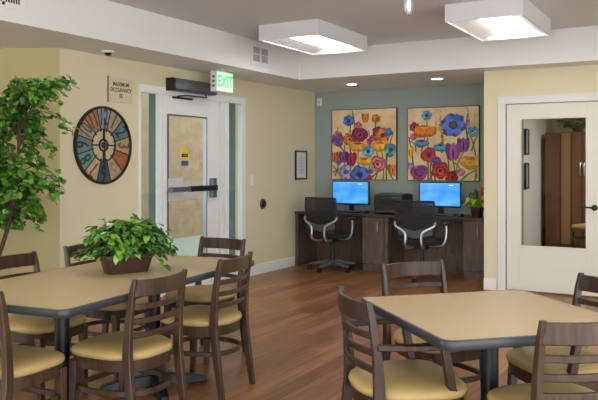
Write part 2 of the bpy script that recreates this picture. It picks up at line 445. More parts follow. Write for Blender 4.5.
for h in range(1, 13):
    c, nc = cols[h]
    m = wood('clock_wedge_%d' % h, rgb(*[int(v*.8) for v in c]), rgb(*[min(255, int(v*1.15)) for v in c]), .7, 2, 12, .3)
    m2 = mat('clock_numeral_%d' % h, rgb(*[int(v*.72) for v in nc]), .7)
    a = PI/2-h*PI/6            # seen from the room, +Y is to the right
    b = B(); ringYZ(b, .155, RC-.02, .004, .018, a-PI/12+.012, a+PI/12-.012, 6)
    w = obj('face_panel', b, m, ck)
    rr = .26
    t = text('numeral', str(h), .225, m2, w, (.0185, rr*math.cos(a), rr*math.sin(a)), WALLROT, .0006, .62 if h < 10 else .5, .004)
    t.rotation_euler = (Matrix.Rotation(a-PI/2, 3, 'X') @ Matrix.Rotation(R(90), 3, 'Z') @ Matrix.Rotation(R(90), 3, 'X')).to_euler()
b = B()
for h in range(12):
    a = PI/12+h*PI/6; c, s = math.cos(a), math.sin(a)
    p, q2 = Vector((0, c, s)), Vector((0, -s, c))*.005
    rings(b, [[(x, *(p*.13+q2*k)[1:]) for x, k in ((.004, -1), (.021, -1), (.021, 1), (.004, 1))], [(x, *(p*(RC-.02)+q2*k)[1:]) for x, k in ((.004, -1), (.021, -1), (.021, 1), (.004, 1))]])
ringYZ(b, .146, .157, .004, .022)
obj('divider_spokes', b, M['rim'], ck)
b = B(); ringYZ(b, .0, .147, .004, .012, n=32)
obj('inner_disc', b, mat('clock_cream_disc', rgb(196, 180, 148), .7, noise=.1), ck)
b = B(); ringYZ(b, .045, .062, .012, .020, n=32)
for k in range(4):
    t = k*PI/2; box(b, (.016, .1*math.cos(t), .1*math.sin(t)), (.008, .09 if k % 2 == 0 else .014, .014 if k % 2 == 0 else .09))
obj('inner_ring', b, M['rim'], ck)
b = B(); ringYZ(b, .0, .03, .012, .026, n=24); obj('hub', b, mat('clock_hub_blue', rgb(52, 58, 70), .5), ck)
b = B(); rings(b, [[(x, -.010, .0), (x, .010, .0), (x, .006, .26), (x, -.006, .26)] for x in (.0265, .0285)]); obj('minute_hand', b, M['ink'], ck)
b = B(); rings(b, [[(x, -.014, -.19), (x, .014, -.19), (x, .009, .0), (x, -.009, .0)] for x in (.029, .031)]); obj('hour_hand', b, M['ink'], ck)

# small wall items
sd = thing('dome_camera', 'small dark dome security camera under the soffit above the clock', 'camera', (-4.80, 4.94, SOF))
b = B(); lathe(b, [(.055, 0), (.055, -.014), (.045, -.02)], n=20); obj('base', b, M['white'], sd)
b = B(); lathe(b, [(.036, -.016), (.034, -.028), (.026, -.040), (.012, -.047), (.002, -.049)], n=20); obj('dome_lens', b, M['lens'], sd)
sw = thing('light_switch', 'white light switch plate right of the entrance', 'light switch', (XL, 7.66, 1.18))
b = B(); bx(b, .001, .008, -.037, .037, -.06, .06); obj('plate', b, M['white'], sw, .002)
b = B(); bx(b, .008, .012, -.017, .017, -.033, .033); obj('rocker', b, M['white'], sw, .001)
pu = thing('wall_button', 'round dark metal push button on the wall right of the entrance', 'button', (XL, 7.91, .875))
b = B()
rings(b, [[(x, r*math.cos(t), r*math.sin(t)*1.1) for t in [2*PI*i/20 for i in range(20)]] for r, x in ((.062, .001), (.062, .012), (.054, .018))]); obj('back_plate', b, M['greyp'], pu)
b = B()
rings(b, [[(x, r*math.cos(t), r*math.sin(t)*1.1) for t in [2*PI*i/20 for i in range(20)]] for r, x in ((.044, .017), (.043, .032), (.03, .042), (.01, .045))]); obj('push_plate', b, M['blackp'], pu)
fr = thing('framed_notice', 'small black framed white document by the blue grey alcove', 'picture frame', (XL, 8.885, 1.365))
b = B(); frame_rect(b, .001, .022, -.16, .16, -.2, .2, .022); obj('frame', b, M['frame'], fr, .002)
b = B(); bx(b, .001, .01, -.139, .139, -.179, .179); pg = obj('mat_board', b, M['paper'], fr)
b = B()
for i in range(13):
    w = .07 if i not in (0, 12) else .04
    bx(b, .0102, .0106, -w, w, .12-i*.02, .124-i*.02)
obj('printed_lines', b, mat('grey_ink', rgb(140, 140, 140), .8), pg)
pir = thing('motion_sensor', 'small white motion sensor high in the alcove corner', 'sensor', (-4.955, YB, 2.26))
b = B(); bx(b, -.035, .035, -.045, -.001, -.055, .055); obj('housing', b, M['white'], pir, .01)
b = B(); bx(b, -.02, .02, -.05, -.044, -.03, .01); obj('lens', b, M['frost'], pir, .003)

def vent(loc, label, w, h, extra):
    v = thing('air_vent', label, 'vent', loc, 0, 'wall vents on the soffit')
    b = B(); frame_rect(b, .001, .010, -w/2, w/2, -h/2, h/2, .045); obj('frame', b, M['white'], v, .002)
    b = B(); bx(b, .001, .003, -w/2+.02, w/2-.02, -h/2+.02, h/2-.02); obj('backing', b, M['ink'], v)
    b = B(); n = int((w-.09)/.022)
    for i in range(n):
        y = -w/2+.05+i*.022
        bx(b, .003, .007, y, y+.005, -h/2+.04, h/2-.04)
    bx(b, .003, .010, -.012, .012, -h/2+.02, h/2-.02)
    bx(b, .003, .010, -w/2+.02, w/2-.02, -.006, .006)
    obj('louvre', b, M['white'], v)
vent((-4.43, 6.90, 2.585), 'white square air vent on the soffit beside the ceiling light', .40, .25, 0)
vent((-4.43, 3.52, 2.585), 'white air vent on the soffit at the top left, cut by the picture edge', .38, .19, 0)

for i, (x, y, lab) in enumerate(((-4.1, 8.55, 'recessed round downlight over the left computer'), (-2.95, 8.5, 'recessed round downlight over the right computer'))):
    dl = thing('downlight', lab, 'ceiling light', (x, y, SOF), 0, 'recessed downlights over the desk')
    b = B(); lathe(b, [(.085, -.0), (.085, -.005), (.065, -.006), (.06, -.001)], n=24); obj('trim_ring', b, M['white'], dl)
    b = B(); lathe(b, [(.06, -.0015), (.06, -.003)], n=24); obj('lens', b, emit('downlight_lens_%d' % i, (1, .95, .86, 1), 12.), dl)

pd = thing('ceiling_pole', 'white tapered pole end hanging down from the ceiling between the lights', 'pole', (-1.838, 4.708, 0))
b = B(); lathe(b, [(.06, CEI-.001), (.06, CEI-.012), (.03, CEI-.02)], n=20); obj('ceiling_plate', b, M['white'], pd)
b = B(); lathe(b, [(.042, CEI-.015), (.038, 2.47), (.03, 2.41), (.016, 2.385)], n=20); obj('pole', b, M['chrome'], pd)

# ---------------- ceiling lights
FW, FL, FD = .655, 1.12, .152
def make_light():
    t = thing('ceiling_light', '', 'ceiling light', (0, 0, CEI), 0, 'boxed rectangular ceiling lights')
    b = B(); h = .012
    bx(b, -FW/2, -FW/2+h, -FL/2, FL/2, -FD, -.001); bx(b, FW/2-h, FW/2, -FL/2, FL/2, -FD, -.001)
    bx(b, -FW/2+h, FW/2-h, -FL/2, -FL/2+h, -FD, -.001); bx(b, -FW/2+h, FW/2-h, FL/2-h, FL/2, -FD, -.001)
    bx(b, -FW/2+h, FW/2-h, -FL/2+h, FL/2-h, -.012, -.001)
    obj('box_frame', b, M['fixt'], t)
    b = B()
    for s in (-1, 1):
        rings(b, [[(s*(FW/2-h), y, -FD+.012), (s*.13, y, -.075), (s*.13, y, -.07), (s*(FW/2-h), y, -FD+.018)] for y in (-FL/2+h, FL/2-h)])
    obj('reflector', b, M['white'], t)
    b = B(); n = 10
    rings(b, [[(.132*math.cos(PI+PI*i/n), y, -.078+.052*math.sin(PI+PI*i/n)) for i in range(n+1)] for y in (-FL/2+h+.002, FL/2-h-.002)])
    obj('diffuser', b, M['diff'], t)
    return t
lt0 = make_light()
spots = [(-3.605, 6.66, 'boxed ceiling light nearest the air vent, left of the two in view'), (-1.72, 6.66, 'boxed ceiling light above the interior door side, right of the two in view')]
for x in (-3.605, -1.72, .16, 2.0):
    for y in (6.66, 2.4, -.9):
        if (x, y) not in [(s[0], s[1]) for s in spots]: spots.append((x, y, 'unseen boxed ceiling light added outside the photographed part of the room'))  # unseen repeats of the fixture, added to help light the room
for i, (x, y, lab) in enumerate(spots):
    t = lt0 if i == 0 else copy_tree(lt0)
    t.location = (x, y, CEI); t['label'] = lab

# ------------------------------------------------------------------ dining chairs
def seat_outline(hw, inset=0., n=40, yf=.225, yr=-.235):
    out = []
    for i in range(n):
        t = 2*PI*i/n; c, s = math.cos(t), math.sin(t)
        e = 2/3.6 if s > 0 else 2/2.5
        x = (hw-inset)*math.copysign(abs(c)**e, c)
        y = ((yf if s > 0 else -yr)-inset)*math.copysign(abs(s)**e, s)
        x *= 1+.04*y/.22
        out.append((x, y))
    return out

def make_chair(arms=False, wm=None):
    wm = wm or M['chairw']
    hw = .25 if arms else .222; px = .212 if arms else .198
    t = thing('dining_armchair' if arms else 'dining_chair', '', 'armchair' if arms else 'chair')
    b = B()
    rings(b, [[(x, y, z) for x, y in seat_outline(hw, ins)] for z, ins in ((.424, .012), (.428, .003), (.442, -.002), (.458, .004), (.470, .022), (.479, .06), (.484, .12))])
    obj('seat', b, M['vinyl'], t, label='tan vinyl seat pad', ang=1.2)
    b = B()
    rings(b, [[(x, y, z) for x, y in seat_outline(hw, ins)] for z, ins in ((.372, .03), (.368, .012), (.424, .008))])
    obj('seat_frame', b, wm, t, ang=.9)
    for s in (-1, 1):
        b = B()
        post(b, [(s*(px+.004), -.245, 0, .028, .034), (s*px, -.212, .22, .030, .042), (s*px, -.190, .40, .032, .048), (s*px, -.188, .47, .030, .046),
                 (s*px, -.197, .62, .027, .038), (s*px, -.218, .76, .024, .032), (s*px, -.234, .83, .021, .024)])
        obj('back_post', b, wm, t, .004)
        b = B(); fx = .205 if arms else .182; fy = .165
        if arms: post(b, [(s*fx, fy+.01, 0, .028, .028), (s*fx, fy-.01, .37, .038, .038), (s*(fx+.02), fy-.05, .47, .036, .036), (s*(fx+.022), fy-.08, .635, .032, .034)])
        else: post(b, [(s*fx, fy+.012, 0, .030, .030), (s*fx, fy, .38, .044, .044), (s*fx, fy, .40, .044, .044)])
        obj('front_leg', b, wm, t, .004)
        if arms:
            b = B(); rs = []
            for k in range(13):
                u = k/12; y = -.2+u*.42; x = s*(px+.012+.03*math.sin(PI*min(1, u*1.1))); w = .026+.022*math.sin(PI*min(1, u*.9)**1.0)
                rs.append([(x-w/2, y, .635), (x+w/2, y, .635), (x+w/2, y, .660), (x-w/2, y, .660)])
            rings(b, rs); obj('arm', b, wm, t, .005)
    # back: crest and three slats, all bowed backwards
    def bowed(z, h, yb, bow, name, tk=.018):
        b = B(); rail(b, [(px*u, yb-bow*(1-u*u), z) for u in [-1+2*i/14 for i in range(15)]], h, tk); obj(name, b, wm, t, .004)
    bowed(.782, .080, -.224, .048, 'crest_rail', .02)
    bowed(.690, .028, -.210, .048, 'back_slat'); bowed(.620, .028, -.199, .047, 'back_slat'); bowed(.550, .028, -.193, .045, 'back_slat')
    # bent stretcher hoop
    b = B(); pts = [(x, y-.004, .262) for x, y in seat_outline(hw-.02, .0, 36, .19, -.225)]
    rail(b, pts, .028, .018, closed=True); obj('stretcher_hoop', b, wm, t, .003)
    return t
chair = make_chair(); armch = make_chair(True, M['chairw2']); 
gL, gRt = 'dining chairs at the long left table', 'dining chairs at the square right table'
placed = []
def put(proto, x, y, deg, label, group):
    o = proto if proto not in placed else copy_tree(proto)
    placed.append(proto)
    o.location = (x+.035*math.sin(R(deg)), y-.035*math.cos(R(deg)), 0); o.rotation_euler = (0, 0, R(deg)); o['label'] = label; o['group'] = group
    return o
put(chair, -2.702, 2.865, 92.0, 'brown ladder-back chair in the left foreground, back to the viewer before the long table', gL)
put(chair, -2.808, 3.658, 97.4, 'brown ladder-back chair standing out at the right edge of the long table', gL)
put(chair, -3.253, 4.26, 177.2, 'brown ladder-back chair at the far end of the long table by the entrance', gL)
put(chair, -2.937, 2.384, 6.3, 'brown ladder-back chair cut by the bottom left corner, near end of the long table', gL)
put(chair, -3.477, 3.060, -83.7, 'brown ladder-back chair behind the long table under the potted tree', gL)
put(chair, -3.575, 3.761, -83.7, 'brown ladder-back chair behind the leafy trough planter', gL)
put(armch, -1.165, 3.038, -47.9, 'wooden armchair at the left corner of the square table, open floor behind it', gRt)
put(chair, -1.294, 3.80, -124., 'ladder-back chair beyond the square table with a glossy top rail, facing the viewer', gRt)
put(chair, -.582, 3.017, 43., 'dark ladder-back chair in the right foreground, back to the viewer before the square table', gRt)
put(armch, -.663, 3.622, 133.6, 'dark armchair at the right edge of the picture beyond the square table', gRt)

# ------------------------------------------------------------------ tables
def rrect(hx, hy, r, n=6):
    out = []
    for cx_, cy_, a0 in ((hx-r, hy-r, 0), (-hx+r, hy-r, 90), (-hx+r, -hy+r, 180), (hx-r, -hy+r, 270)):
        for i in range(n+1):
            a = R(a0+90*i/n); out.append((cx_+r*math.cos(a), cy_+r*math.sin(a)))
    return out
def table(name, label, hx, hy, loc, deg, cols, feet):
    t = thing(name, label, 'table', loc, R(deg))
    b = B(); rings(b, [[(x, y, z) for x, y in rrect(hx-.004, hy-.004, .045)] for z in (.72, .7515)]); top = obj('tabletop', b, M['lamin'], t, label='tan laminate top')
    b = B()
    prof = [(-.006, .714), (.0, .716), (.004, .724), (.004, .742), (.0, .750), (-.008, .7525)]
    rings(b, [[(x, y, z) for x, y in rrect(hx+k, hy+k, .045+k)] for k, z in prof], cap0=True, cap1=False)
    # inner lip closes the band
    obj('edge_band', b, M['edge'], top, label='slate blue rubber edge')
    for cy in cols:
        c = B(); tube(c, [(0, cy, .04), (0, cy, .71)], .038, 16)
        co = obj('column', c, M['black'], t)
        b = B(); bx(b, -.26, .26, cy-.03, cy+.03, .70, .713); bx(b, -.03, .03, cy-.26, cy+.26, .70, .713); obj('mounting_plate', b, M['black'], co)
        b = B()
        for k in feet:
            a = k*PI/2; d = Vector((math.cos(a), math.sin(a), 0)); n = Vector((-d.y, d.x, 0))
            rs = []
            for u, w, z0, z1 in ((.0, .036, .02, .085), (.1, .036, .018, .08), (.24, .034, .012, .062), (.31, .032, .010, .048), (.33, .024, .010, .03)):
                p = d*u+Vector((0, cy, 0)); rs.append([p-n*w+Vector((0,0,z0)), p+n*w+Vector((0,0,z0)), p+n*w*.8+Vector((0,0,z1)), p-n*w*.8+Vector((0,0,z1))])
            rings(b, rs)
            lathe(b, [(.014, 0), (.014, .014)], tuple(d*.3+Vector((0, cy, 0))), 10)
        obj('cross_base', b, M['black'], t, .004)
    return t
table('dining_table', 'long tan topped dining table with slate edge carrying the leafy planter', .455, .915, (-2.998, 3.114, 0), 6.3, (-.405, .42), (.5, 1.5, 2.5, 3.5))
table('dining_table', 'square tan topped dining table with slate edge in the right foreground', .43, .455, (-.860, 3.153, 0), 44.7, (0,), (.5, 1.5, 2.5, 3.5))

# ------------------------------------------------------------------ plants
def leaf(bm, p, d, up, L, W, mi, fold=.25, droop=.2):
    d = d.normalized(); s = d.cross(up)
    if s.length < 1e-3: s = Vector((1, 0, 0))
    s.normalize(); n = s.cross(d)
    c = [p, p+d*L*.3, p+d*L*.7-n*L*droop*.5, p+d*L-n*L*droop]
    e1 = [p+d*L*.06, p+d*L*.22+s*W*.48+n*W*fold*.5, p+d*L*.68+s*W*.46+n*W*fold*.4-n*L*droop*.4]
    e2 = [p+d*L*.06, p+d*L*.22-s*W*.48+n*W*fold*.5, p+d*L*.68-s*W*.46+n*W*fold*.4-n*L*droop*.4]
    v = {k: bm.verts.new(x) for k, x in dict(a=c[0], b=c[1], c=c[2], d=c[3], e=e1[1], f=e1[2], g=e2[1], h=e2[2]).items()}
    for q in (('a','e','b'), ('b','e','f','c'), ('c','f','d'), ('a','b','g'), ('b','c','h','g'), ('c','d','h')):
        fc = bm.faces.new([v[k] for k in q]); fc.material_index = mi
def rv(r=rnd):
    while True:
        v = Vector((r.uniform(-1,1), r.uniform(-1,1), r.uniform(-1,1)))
        if .05 < v.length < 1: return v.normalized()

# trough planter on the long table
pl = thing('leafy_planter', 'bushy green variegated plant in a brown trough on the long table', 'potted plant', (-3.0, 3.235, .7525), R(66)); pl.scale = (.95, .95, .97)
b = B()
rings(b, [[(x, y, z) for x, y in rrect(hx, hy, .02, 4)] for hx, hy, z in ((.125, .055, 0), (.150, .072, .092), (.156, .079, .094), (.156, .079, .110), (.146, .068, .110), (.14, .062, .085))])
obj('trough', b, M['plum'], pl)
b = B(); rings(b, [[(x, y, z) for x, y in rrect(.144, .066, .02, 4)] for z in (.083, .092)]); obj('soil', b, M['soil'], pl)
b = B(); st_ = B()
for i in range(105):
    a = rnd.uniform(0, 2*PI); base = Vector((rnd.uniform(-.12, .12), rnd.uniform(-.04, .04), .09))
    rad = rnd.uniform(.05, 1)**.7
    end = Vector((math.cos(a)*.285*rad+base.x*.3, math.sin(a)*.22*rad, .085+.205*math.sqrt(max(0, 1-rad*rad*.95))+rnd.uniform(-.03, .03)))
    if rad > .85: end.z -= rnd.uniform(.0, .05)
    mid = (base+end)/2+Vector((0, 0, .05))
    P = smooth_pts([base, mid, end], 5)
    tube(st_, P, .0022, 4)
    nl = rnd.randint(9, 12)
    for k in range(nl):
        p = P[min(len(P)-1, 3+int((len(P)-3)*k/nl))]+rv()*.025
        out = (Vector((p.x, p.y, 0))*2.2+rv()*.55); out.z = rnd.uniform(-.35, .3)
        leaf(b, p, out, Vector((0, 0, 1)), rnd.uniform(.045, .07), rnd.uniform(.036, .05), rnd.choices((0, 1, 2, 3), (5, 5, 2, 1))[0], .3, .35)
obj('stems', st_, M['leafB'], pl)
obj('foliage', b, [M['leafA'], M['leafB'], M['leafC'], M['leafD']], pl)

# ficus tree
tr = thing('potted_tree', 'tall leafy green ficus tree with dark slanting trunk by the left edge', 'tree', (-4.93, 3.62, 0))
b = B(); lathe(b, [(.13, 0), (.17, .28), (.18, .285), (.18, .31), (.165, .31), (.16, .27)], n=24); obj('pot', b, M['plum'], tr)
b = B(); lathe(b, [(.155, .25), (.155, .275)], n=24); obj('soil', b, M['soil'], tr)
b = B(); CR, SR = Vector((.8686, .4955, 0)), Vector((-.4955, .8686, 0))    # across / away from the clock wall
trunk = smooth_pts([(0, 0, .25), tuple(CR*.17+Vector((0,0,.55))), tuple(CR*.31+Vector((0,0,.97))), tuple(CR*.36+Vector((0,0,1.25))), tuple(CR*.37+Vector((0,0,1.6))), tuple(CR*.38+Vector((0,0,1.88)))], 6)
n = len(trunk); tube(b, trunk, [.022-.017*i/(n-1) for i in range(n)], 8)
t2 = smooth_pts([(.03, .0, .25), tuple(CR*.02+Vector((0,0,.6))), tuple(CR*.05+Vector((0,0,1.0))), tuple(CR*.1+Vector((0,0,1.6)))], 6)
tube(b, t2, [.014-.008*i/(len(t2)-1) for i in range(len(t2))], 6)
lf = B(); trng = random.Random(21)
for i in range(130):
    src = trunk if i % 3 else t2
    k = trng.randint(int(len(src)*.36), len(src)-1); s = src[k]
    a = trng.uniform(0, 2*PI); u = (s.z-.9)/1.2
    L = trng.uniform(.08, .345)*(1.06-.38*abs(u-.4))
    dx, dy = math.cos(a), math.sin(a)*.72
    if dy > .3: L *= .8
    e = s+CR*dx*L+SR*dy*L+Vector((0, 0, trng.uniform(-.02, .2)*(1.0-.2*u)))
    e.z = max(.98, min(e.z, 2.0))
    if i in (0, 1, 2): s = trunk[-7]; e = CR*(.70-.06*i)+SR*(-.04*i)+Vector((0, 0, 2.02-.05*i))
    if i in (3, 4): s = trunk[len(trunk)//2]; e = CR*(.50-.07*i+.2)+SR*.03+Vector((0, 0, 1.0+.08*(i-3)))
    m_ = (s+e)/2+Vector((0, 0, .07))
    P = smooth_pts([s, m_, e, e+(e-m_)*.25+Vector((0, 0, -.08))], 5)
    tube(b, P, [.005-.003*j/(len(P)-1) for j in range(len(P))], 5)
    nl = trng.randint(27, 34)
    for j in range(nl):
        f = .25+.75*j/nl; p = P[int(f*(len(P)-1))]+rv(trng)*.045
        d = (e-s); d.z = 0; d = d.normalized()+rv(trng)*.9; d.z = trng.uniform(-.7, .1)
        leaf(lf, p, d, (Vector((0, 0, 1))+rv(trng)*.5), trng.uniform(.042, .064), trng.uniform(.036, .052), trng.choices((0, 1, 2), (6, 3, 2))[0], .2, .25)
obj('trunk', b, M['bark'], tr)
obj('foliage', lf, [M['leafA'], M['leafB'], M['leafC']], tr)

# ------------------------------------------------------------------ desk run
DZ, DF, DB = .735, 8.72, 9.285
b = B(); bx(b, -5.03, -2.28, DF-.015, DB, DZ-.032, DZ)
tag(obj('desk_worktop', b, M['desktop'], None, .003), 'long dark wood worktop along the teal grey wall', 'worktop')
def tagobj(name, bm, m, lab, cat, bev=.002, group=None): return tag(obj(name, bm, m, None, bev), lab, cat, group)
b = B(); bx(b, -5.028, -4.99, DF, DB, 0, DZ-.032); tagobj('desk_side_panel', b, M['desk'], 'dark wood end panel of the desk against the cream wall', 'desk panel')
b = B(); bx(b, -3.722, -3.672, DF, DB, 0, DZ-.032); tagobj('desk_side_panel', b, M['desk'], 'narrow dark wood upright between the left cabinet and the right knee space', 'desk panel')
b = B(); bx(b, -4.989, -4.04, DB-.03, DB-.012, 0, DZ-.032); tagobj('desk_back_panel', b, M['desk'], 'dark wood back panel in the left knee space', 'desk panel')
b = B(); bx(b, -3.670, -2.71, DB-.03, DB-.012, 0, DZ-.032)
for x0, x1 in ((-3.5, -3.1), (-3.06, -2.75)): frame_rect_xz = [bx(b, x0, x1, DB-.04, DB-.03, z, z+.03) for z in (.2, .6)]; bx(b, x0, x0+.03, DB-.04, DB-.03, .23, .6); bx(b, x1-.03, x1, DB-.04, DB-.03, .23, .6)
tagobj('desk_back_panel', b, M['desk'], 'dark wood framed back panel in the right knee space', 'desk panel')
def cabinet(x0, x1, hside, lab):
    t = thing('desk_cabinet', lab, 'cabinet', ((x0+x1)/2, DF, 0), 0, 'cabinets under the desk')
    w = (x1-x0)/2
    b = B(); bx(b, -w, w, .022, DB-DF-.002, .09, DZ-.033); obj('body', b, M['desk'], t, .002)
    b = B(); bx(b, -w+.004, w-.004, .012, DB-DF-.002, 0, .089); obj('plinth', b, M['desk'], t)
    b = B(); bx(b, -w+.003, w-.003, 0, .021, .095, DZ-.04); d = obj('door', b, M['desk'], t, .002)
    b = B(); hx_ = w*hside
    tube(b, smooth_pts([(hx_, -.001, .64), (hx_, -.025, .625), (hx_, -.028, .57), (hx_, -.025, .515), (hx_, -.001, .50)], 4), .006, 8)
    obj('handle', b, M['chrome'], d, label='silver bow pull')
cabinet(-4.035, -3.725, .45, 'dark wood cabinet under the printer, between the two knee spaces')
cabinet(-2.70, -2.29, -.1, 'dark wood cabinet at the right end of the desk under the bromeliad')

def monitor(x, lab):
    t = thing('computer_monitor', lab, 'monitor', (x, 9.08, DZ), 0, 'computer monitors on the desk')
    b = B(); bx(b, -.275, .275, -.012, .02, .092, .412); bz = obj('bezel', b, M['blackp'], t, .004)
    b = B(); bx(b, -.262, .262, -.0135, -.0122, .108, .402); s = obj('screen', b, M['screen'], t, label='lit blue screen')
    b = B(); bx(b, -.262, .262, -.0142, -.0136, .108, .118); obj('task_bar', b, emit('task_bar', rgb(40, 90, 150), .5), s)
    b = B()
    for i in range(3): bx(b, .12+i*.02, .13+i*.02, -.0142, -.0136, .37, .378)
    obj('desktop_icons', b, emit('icons', rgb(210, 235, 255), .8), s)
    b = B(); bx(b, -.035, .035, .02, .045, .01, .25); obj('stand_neck', b, M['blackp'], t, .004)
    b = B(); rings(b, [[(xx, yy+.01, z) for xx, yy in rrect(.12, .09, .04)] for z in (.0, .012)]); obj('stand_foot', b, M['blackp'], t, .003)
    return t
monitor(-4.37, 'left computer monitor with a blue screen behind the mesh chair')
monitor(-3.11, 'right computer monitor with a blue screen near the bromeliad')
for x, lab, labm in ((-4.33, 'black keyboard before the left monitor', 'black mouse beside the left keyboard'), (-3.06, 'black keyboard before the right monitor', 'black mouse beside the right keyboard')):
    t = thing('keyboard', lab, 'keyboard', (x, 8.86, DZ), 0, 'keyboards on the desk')
    b = B(); rings(b, [[(xx, yy, z+(yy+.07)*.08) for xx, yy in rrect(.22, .07, .012, 3)] for z in (0.001, .014)]); obj('case', b, M['blackp'], t)
    b = B()
    for r_ in range(5):
        for c_ in range(14): bx(b, -.205+c_*.0295, -.181+c_*.0295, -.058+r_*.023, -.039+r_*.023, .012, .026)
    obj('keys', b, M['greyp'], t)
    m_ = thing('computer_mouse', labm, 'mouse', (x+.30, 8.85, DZ), 0, 'mice on the desk')
    b = B(); rings(b, [[(xx, yy, z) for xx, yy in [( .03*k*math.cos(2*PI*i/16), .055*k*math.sin(2*PI*i/16)) for i in range(16)]] for k, z in ((1, .001), (1.02, .012), (.85, .026), (.5, .034), (.1, .036))]); obj('shell', b, M['blackp'], m_, ang=1.5)
    b = B(); bx(b, -.004, .004, .015, .035, .030, .038); obj('scroll_wheel', b, M['greyp'], m_)

pr = thing('printer', 'black laser printer on the desk between the two monitors', 'printer', (-3.715, 9.0, DZ)); pr.scale = (.98, 1., 1.14)
b = B()
q = [(-.19, .0), (.19, 0), (.19, .215), (-.02, .232), (-.17, .215), (-.19, .19)]
rings(b, [[(x, y, z) for y, z in [(-.19, .012), (.19, .012), (.19, .22), (.0, .235), (-.19, .21)]] for x in (-.2, .2)])
body = obj('body', b, mat('printer_black', rgb(34, 35, 38), .3), pr, .012)
b = B(); bx(b, -.15, .15, -.193, -.12, .10, .17); obj('output_slot', b, M['ink'], pr, .004)
b = B(); bx(b, -.14, .14, -.26, -.16, .055, .067); bx(b, -.14, .14, -.262, -.25, .055, .085); obj('paper_tray', b, M['blackp'], pr, .003)
b = B(); bx(b, -.17, .17, -.197, -.188, .018, .050); obj('cassette', b, M['greyp'], pr, .003)
b = B(); bx(b, .06, .17, -.196, -.19, .18, .20); obj('control_panel', b, M['greyp'], pr, .002)
b = B(); 
for sx in (-.16, .16):
    for sy in (-.15, .15): lathe(b, [(.012, 0), (.012, .013)], (sx, sy, 0), 10)
obj('rubber_feet', b, M['ink'], pr)

# bromeliad at the right end
br = thing('bromeliad', 'lime green bromeliad with an orange spike at the right end of the desk', 'potted plant', (-2.585, 8.92, DZ)); br.scale = (1.35, 1.35, 1.2)
b = B(); lathe(b, [(.045, 0), (.06, .09), (.064, .09), (.064, .10), (.055, .10), (.052, .07)], n=20); obj('pot', b, M['plum'], br)
b = B(); lathe(b, [(.05, .06), (.05, .075)], n=16); obj('soil', b, M['soil'], br)
def blade(b, a, L, W, rise, mi=0, z0=.08):
    d = Vector((math.cos(a), math.sin(a), 0)); s = Vector((-d.y, d.x, 0)); rs = []
    for k in range(8):
        u = k/7; p = d*(L*u+.008)+Vector((0, 0, z0+rise*(u-.78*u*u*1.1))); w = W*(math.sin(PI*(.12+.86*u)))**.7
        rs.append((p-s*w/2+Vector((0,0,w*.2)), p, p+s*w/2+Vector((0,0,w*.2))))
    V = [[b.verts.new(x) for x in r] for r in rs]
    for k in range(7):
        for j in range(2): b.faces.new((V[k][j], V[k][j+1], V[k+1][j+1], V[k+1][j])).material_index = mi
b = B(); g = random.Random(4)
for i in range(11): blade(b, i*2*PI/11+.2, g.uniform(.12, .18), .062, g.uniform(.2, .42), z0=.07)
obj('foliage', b, [M['lime']], br, label='broad lime green leaves')
b = B()
for i in range(7): blade(b, i*2.4, g.uniform(.09, .15), .02, g.uniform(.5, .75), z0=.09)
obj('foliage_upper', b, [M['leafB']], br, label='thin dark green blades')
b = B(); tube(b, [(0, 0, .08), (.03, -.02, .2), (.05, -.03, .27)], .006, 6)
for i in range(9):
    a = i*2.4; leaf(b, Vector((.045, -.03, .2+i*.012)), Vector((math.cos(a), math.sin(a), 1.3)), Vector((0, 0, 1)), .05, .022, 0, .2, 0)
obj('flower_spike', b, M['orange'], br, label='orange flower spike')

